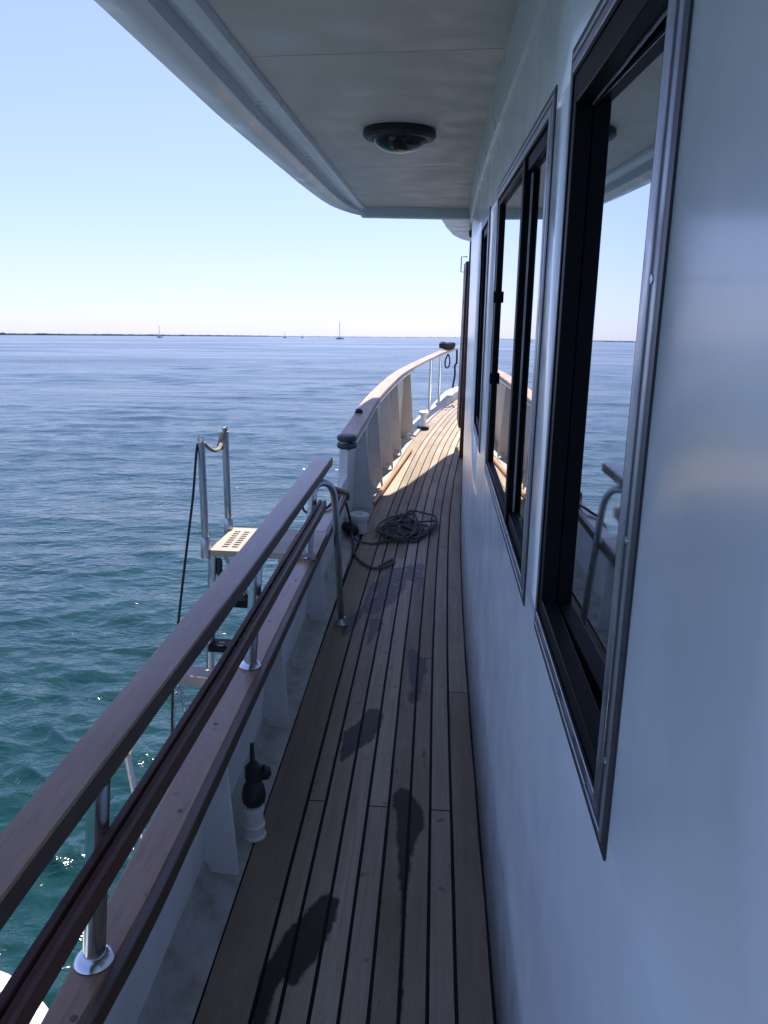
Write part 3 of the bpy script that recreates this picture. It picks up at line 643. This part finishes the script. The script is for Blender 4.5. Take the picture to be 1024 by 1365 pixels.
line('cable', [(-.53, 5.14, DECK + .08), (-.53, 5.0, DECK + .2), (-.54, 4.72, DECK + .40), (-.535, 4.35, DECK + .465), (-.56, 4.22, DECK + .465), (-.60, 4.12, DECK + .44), (-.625, 4.0, DECK + .33), (-.63, 3.95, DECK + .1)], .008, M['blackrope'], 'black cable led over the wooden cap from the white vent', 'cable')
line('rope', [(-.575, 3.52, -.82), (-.585, 3.48, -.88), (-.575, 3.42, -.935), (-.545, 3.37, -.945)], .006, M['blackrope'], 'short black cord looped under the end of the handrail')
b = MB(); b.tube([(-.448, 5.98, DECK + .026), (-.222, 8.34, DECK + .026)], .021, 12); bh = b.build('wooden_pole', M['orangewood'], loc=(-.33, 7.1, DECK)); tag(bh, 'long orange wooden pole lying along the deck edge', 'pole')
BO = thing('mooring_bollard', 'white mooring bollard on dark base at the sunlit foredeck edge', 'bollard', (-.125, 9.95, DECK))
b = MB(); b.box(-.19, -.04, 9.86, 10.06, DECK + .002, DECK + .035); b.build('base', M['rubber'], BO, bevel=.006)
b = MB(); b.lathe((-.115, 9.96, DECK + .036), [(.055, 0), (.042, .03), (.036, .09), (.042, .135), (.064, .15), (.066, .18), (.05, .19)], 24); b.build('horn', M['white'], BO)
# gear on the bow rail
e = edge(12.9) - .13
b = MB()
prb = random.Random(3)
for k in range(7):
    a0 = prb.random() * 6; zc = capz(12.6) + .035 + .02 * k / 2
    b.tube([(e - .02 + (.10 + .02 * prb.random()) * math.cos(q), 12.75 + .12 * math.sin(q) + .02 * prb.random(), zc + .018 * math.sin(2 * q + a0)) for q in [2 * math.pi * i / 18 for i in range(18)]], .016, 7, closed=True)
tag(b.build('rope_bundle', M['blackrope'], loc=(e, 12.75, capz(12.6))), 'black bundle of rope lying on the far end of the bow rail', 'rope bundle')
line('rope', [(.20, 12.28, -.80), (.165, 12.27, -.88), (.16, 12.26, -.97), (.19, 12.25, -1.01), (.225, 12.25, -.97), (.225, 12.27, -.87), (.20, 12.28, -.80)], .012, M['blackrope'], 'black rope loop hanging from the bow rail post')
line('rope', [(.34, 12.6, -.75), (.345, 12.6, -.95), (.32, 12.6, -1.0), (.325, 12.6, -1.15), (.30, 12.6, -1.35)], .016, M['blackrope'], 'knotted black rope hanging beside the wheelhouse door')

# ------------------------------------------------------------------ dinghy alongside
Wd = W((-1.80, 2.29, -2.6)); zd = .22
DG = thing('dinghy', 'white inflatable dinghy bow floating alongside below the handrail', 'dinghy', (Wd.x, Wd.y, zd), tilt=False)
pth = smooth_path([(Wd.x - .62, Wd.y - 2.6, zd), (Wd.x - .64, Wd.y - 1.2, zd), (Wd.x - .56, Wd.y - .5, zd + .05), (Wd.x - .3, Wd.y - .12, zd + .12), (Wd.x, Wd.y - .02, zd + .15), (Wd.x + .3, Wd.y - .12, zd + .12), (Wd.x + .56, Wd.y - .5, zd + .05), (Wd.x + .64, Wd.y - 1.2, zd), (Wd.x + .62, Wd.y - 2.6, zd)], 8)
b = MB(); b.tube(pth, .2, 20); b.build('tube', M['dinghy'], DG)
b = MB(); b.prism([(Wd.x - .5, Wd.y - 2.5, zd - .12), (Wd.x + .5, Wd.y - 2.5, zd - .12), (Wd.x + .5, Wd.y - .55, zd - .12), (Wd.x + .2, Wd.y - .2, zd - .1), (Wd.x - .2, Wd.y - .2, zd - .1), (Wd.x - .5, Wd.y - .55, zd - .12)], (0, 0, .04)); b.build('floor', M['darkgrey'], DG)
b = MB(); b.tube([q + Vector((0, 0, .205)) for q in pth[20:46]], .008, 6); b.build('grab_line', M['paleline'], DG)
b = MB(); b.lathe((Wd.x + .33, Wd.y - .1, zd + .32), [(.03, -.03), (.05, 0), (.05, .03), (.02, .06)], 12); b.build('valve_cap', M['red'], DG)

# ------------------------------------------------------------------ water
def build_water():
    th = np.concatenate([np.arange(-180, -82, 4.0), np.arange(-82, 12, .17), np.arange(12, 180, 4.0)]); th = np.radians(th)
    r = [1.2]
    while r[-1] < 350: r.append(r[-1] * 1.0082)
    while r[-1] < 60000: r.append(r[-1] * 1.12)
    r = np.array(r); T, R = np.meshgrid(th, r)
    X = R * np.sin(T); Y = R * np.cos(T); Z = np.zeros_like(X); DX = np.zeros_like(X); DY = np.zeros_like(X)
    g = np.random.default_rng(5); sp = R * .0082
    main = math.radians(-100)          # travelling towards the viewer, a little across
    for i in range(120):
        lam = .15 * (5.0 / .15) ** (g.random() ** 1.45); k = 2 * math.pi / lam
        a = main + g.normal() * .55; amp = lam * (.0086 if lam < .8 else .0046 if lam < 1.7 else .0026) * (.5 + g.random()) * (0.5 if lam > 3 else 1)
        dx, dy = math.cos(a), math.sin(a); ph = g.random() * 6.28
        fall = np.clip((lam / (sp * 3.2) - .5), 0, 1)
        arg = k * (X * dx + Y * dy) + ph
        Z += amp * fall * np.cos(arg); DX -= amp * .95 * fall * dx * np.sin(arg); DY -= amp * .95 * fall * dy * np.sin(arg)
    # patches of stronger and weaker chop
    patch = .72 + .4 * (np.sin(X * .23 + Y * .11 + 1) * np.sin(Y * .19 - X * .07 + 2) + .5 * np.sin(X * .06 - Y * .045))
    Z *= patch; X = X + DX; Y = Y + DY
    nr, nt = R.shape
    V = np.stack([X, Y, Z], -1).reshape(-1, 3)
    i = np.arange(nr - 1)[:, None] * nt; j = np.arange(nt)[None, :]; j2 = (j + 1) % nt
    F = np.stack([i + j, i + nt + j, i + nt + j2, i + j2], -1).reshape(-1, 4)
    me = bpy.data.meshes.new('water')
    me.vertices.add(len(V)); me.vertices.foreach_set('co', V.ravel().astype(np.float32))
    me.loops.add(F.size); me.loops.foreach_set('vertex_index', F.ravel().astype(np.int32))
    me.polygons.add(len(F)); me.polygons.foreach_set('loop_start', (np.arange(len(F)) * 4).astype(np.int32)); me.polygons.foreach_set('loop_total', np.full(len(F), 4, dtype=np.int32))
    me.polygons.foreach_set('use_smooth', np.ones(len(F), bool)); me.update(calc_edges=True); me.validate()
    m = mat('sea_water', (.006, .05, .052), .06, ior=1.333); t = NT(m)
    big = t.noise(.05, 3, .5, (1, 1.6, 1))
    t.set('Base Color', t.mix(t.rng(big, .35, .7, 0, 1), (.004, .028, .030), (.007, .042, .043)))
    n0 = t.noise(11, 3, .6, (.5, 1, 1), .5); n1 = t.noise(3.6, 4, .6, (.65, 1, 1), .6); n2 = t.noise(.8, 4, .6, (.6, 1, 1), .4); n3 = t.noise(.16, 4, .62, (.35, 1, 1), .3); n4 = t.noise(.035, 4, .65, (.3, 1, 1), .3)
    hsum = t.math('ADD', t.math('ADD', t.math('MULTIPLY', n0, .010), t.math('MULTIPLY', n1, .055)), t.math('ADD', t.math('MULTIPLY', n2, .20), t.math('ADD', t.math('MULTIPLY', n3, .40), t.math('MULTIPLY', n4, 1.1))))
    t.bump(hsum, .8, 1.0)
    rr = np.clip((np.log(R.ravel() + 1) - math.log(14)) / (math.log(160) - math.log(14)), 0, 1)
    me.attributes.new('chop', 'FLOAT', 'POINT').data.foreach_set('value', rr.astype(np.float32))
    puffs = t.math('ADD', t.math('MULTIPLY', t.noise(.022, 5, .6, (.35, 1, 1), .8), .6), t.math('MULTIPLY', t.noise(.11, 4, .6, (.3, 1, 1), .5), .4))
    gust = t.rng(puffs, .36, .64, .35, 1.7)                              # wind puffs roughen the surface in patches
    t.set('Roughness', t.math('MULTIPLY', t.rng(t.attr('chop'), 0, 1, .12, .18), gust))
    me.materials.append(m)
    o = bpy.data.objects.new('water', me); COL.objects.link(o); return structure(o)
build_water()

# ------------------------------------------------------------------ far shore and sailboats
def far(px_tan, dist): return (px_tan * dist, dist)
sh = MB(); n = 900; az = np.radians(np.linspace(-80, 25, n)); D0 = 4200.
vs = []; fs = []
for i, a in enumerate(az):
    u = math.degrees(a); h = float(np.interp(u, [-80, -30, -22, -14, -10, 0, 25], [13, 12.5, 10.5, 8.5, 4.5, 4.0, 4.5]))
    h *= .72 + .45 * abs(mnoise.noise((u * 3.1, .3, 0))) + .5 * max(0, mnoise.noise((u * 11, 2.2, 0)))
    for d, z in ((0, -1), (5, h * .8), (40, h), (300, h), (900, -1)):
        vs.append(((D0 + d) * math.sin(a), (D0 + d) * math.cos(a), z))
for i in range(n - 1):
    for j in range(4): fs.append((i * 5 + j, i * 5 + j + 1, i * 5 + j + 6, i * 5 + j + 5))
sh.add(vs, fs)
shm = mat('hazed_shore_scrub', (.07, .10, .12), .9); t = NT(shm); t.set('Base Color', t.mix(t.rng(t.noise(.02, 4), .4, .65, 0, 1), (.12, .155, .19), (.17, .20, .23)))  # distance haze is mixed into these pale blue-grey scrub tones
structure(sh.build('shore', shm, tilt=False))
def sailboat(azt, dist, mh, label, two=False):
    x, y = azt * dist, dist
    S = thing('sailboat', label, 'sailboat', (x, y, 0), 'sailboats at anchor off the shore', tilt=False)
    L_ = mh * .22
    b = MB(); b.hexa([(x - L_, y - 1.2, -.3), (x + L_, y - 1.2, -.3), (x + L_, y + 1.2, -.3), (x - L_, y + 1.2, -.3), (x - L_ * 1.1, y - 1.5, 1.3), (x + L_ * 1.15, y - 1.5, 1.5), (x + L_ * 1.15, y + 1.5, 1.5), (x - L_ * 1.1, y + 1.5, 1.3)]); b.box(x - L_ * .5, x + L_ * .3, y - 1, y + 1, 1.31, 2.1); b.build('hull', M['mast'] if not two else M['sail_white'], S)
    b = MB(); b.tube([(x, y, 1.31), (x, y, mh)], [.34, .22], 6); b.tube([(x - L_ * .7, y, 2.6), (x, y, 2.7)], .3, 6); b.build('mast', M['mast'], S)
    b = MB(); b.tube([(x + L_, y, 1.5), (x, y, mh * .96)], .05, 4); b.tube([(x - L_, y, 1.3), (x, y, mh * .98)], .05, 4); b.build('rigging', M['mast'], S)
for px, py, d, mh, lab in ((213, 447.9, 1050, 16, 'small anchored sailboat farthest left on the horizon'), (380, 449, 1300, 10, 'dark sailboat just left of the tallest mast'), (403, 449, 1500, 8, 'tiny sailboat between two bigger ones on the horizon'), (453, 449.4, 900, 19, 'dark hulled sailboat with the tallest mast on the horizon')):
    dxp = (px - 512) / 1040.; dyp = -(py - 682.5) / 1040.
    Rb = ((.998, -.042, .057), (.066, .262, -.963), (.025, .964, .264)); cv = (dxp, dyp, -1.0)
    bd = Vector([sum(Rb[c][r] * cv[r] for r in range(3)) for c in range(3)]); wd = TILT.to_3x3() @ bd
    sailboat(wd.x / wd.y, d, mh, lab)

# ------------------------------------------------------------------ sky, sun, camera
SUN_AZ, SUN_EL = math.radians(5), math.radians(60)
world = bpy.data.worlds.new('World'); scene.world = world; world.use_nodes = True
nt = world.node_tree; bg = nt.nodes['Background']
sky = nt.nodes.new('ShaderNodeTexSky'); sky.sky_type = 'NISHITA'; sky.sun_disc = False
sky.sun_elevation = SUN_EL; sky.sun_rotation = SUN_AZ; sky.altitude = 0; sky.air_density = 1.0; sky.dust_density = .4; sky.ozone_density = 3.0
tint = nt.nodes.new('ShaderNodeMix'); tint.data_type = 'RGBA'; tint.blend_type = 'MULTIPLY'; tint.inputs[0].default_value = 1; tint.inputs[7].default_value = (.855, .893, 1.35, 1)   # camera white balance leans blue
pre = nt.nodes.new('ShaderNodeVectorMath'); pre.operation = 'SCALE'; pre.inputs['Scale'].default_value = .1
gam = nt.nodes.new('ShaderNodeGamma'); gam.inputs['Gamma'].default_value = .58
post = nt.nodes.new('ShaderNodeVectorMath'); post.operation = 'SCALE'; post.inputs['Scale'].default_value = 6.8
nt.links.new(sky.outputs['Color'], pre.inputs[0]); nt.links.new(pre.outputs[0], gam.inputs['Color']); nt.links.new(gam.outputs['Color'], post.inputs[0])
nt.links.new(post.outputs[0], tint.inputs[6]); nt.links.new(tint.outputs[2], bg.inputs['Color']); bg.inputs['Strength'].default_value = .1
sd = bpy.data.lights.new('sun', 'SUN'); sd.energy = 5.0; sd.angle = math.radians(.55); sd.color = (1, .95, .88)
so_ = bpy.data.objects.new('sun', sd); COL.objects.link(so_)
dirv = Vector((math.sin(SUN_AZ) * math.cos(SUN_EL), math.cos(SUN_AZ) * math.cos(SUN_EL), math.sin(SUN_EL)))
so_.rotation_euler = dirv.to_track_quat('Z', 'Y').to_euler(); so_.location = (5, 20, 30)

cam = bpy.data.cameras.new('camera'); co = bpy.data.objects.new('camera', cam); COL.objects.link(co)
cx_ = Vector((.998, .066, .025)).normalized(); cz_ = Vector((.057, -.963, .264)); cz_ = (cz_ - cx_ * cz_.dot(cx_)).normalized(); cy_ = cz_.cross(cx_)
C = Matrix((cx_, cy_, cz_)).transposed().to_4x4()
co.matrix_world = BOAT @ C
cam.sensor_fit = 'VERTICAL'; cam.sensor_height = 24; cam.lens = 1040 / 1365 * 24
cam.clip_start = .02; cam.clip_end = 100000
scene.camera = co
vs_ = scene.view_settings; vs_.view_transform = 'Standard'; vs_.look = 'None'; vs_.exposure = .98; vs_.gamma = 1
scene.render.resolution_x = 768; scene.render.resolution_y = 1024
for o in COL.objects:
    if '_loc' in o: del o['_loc']
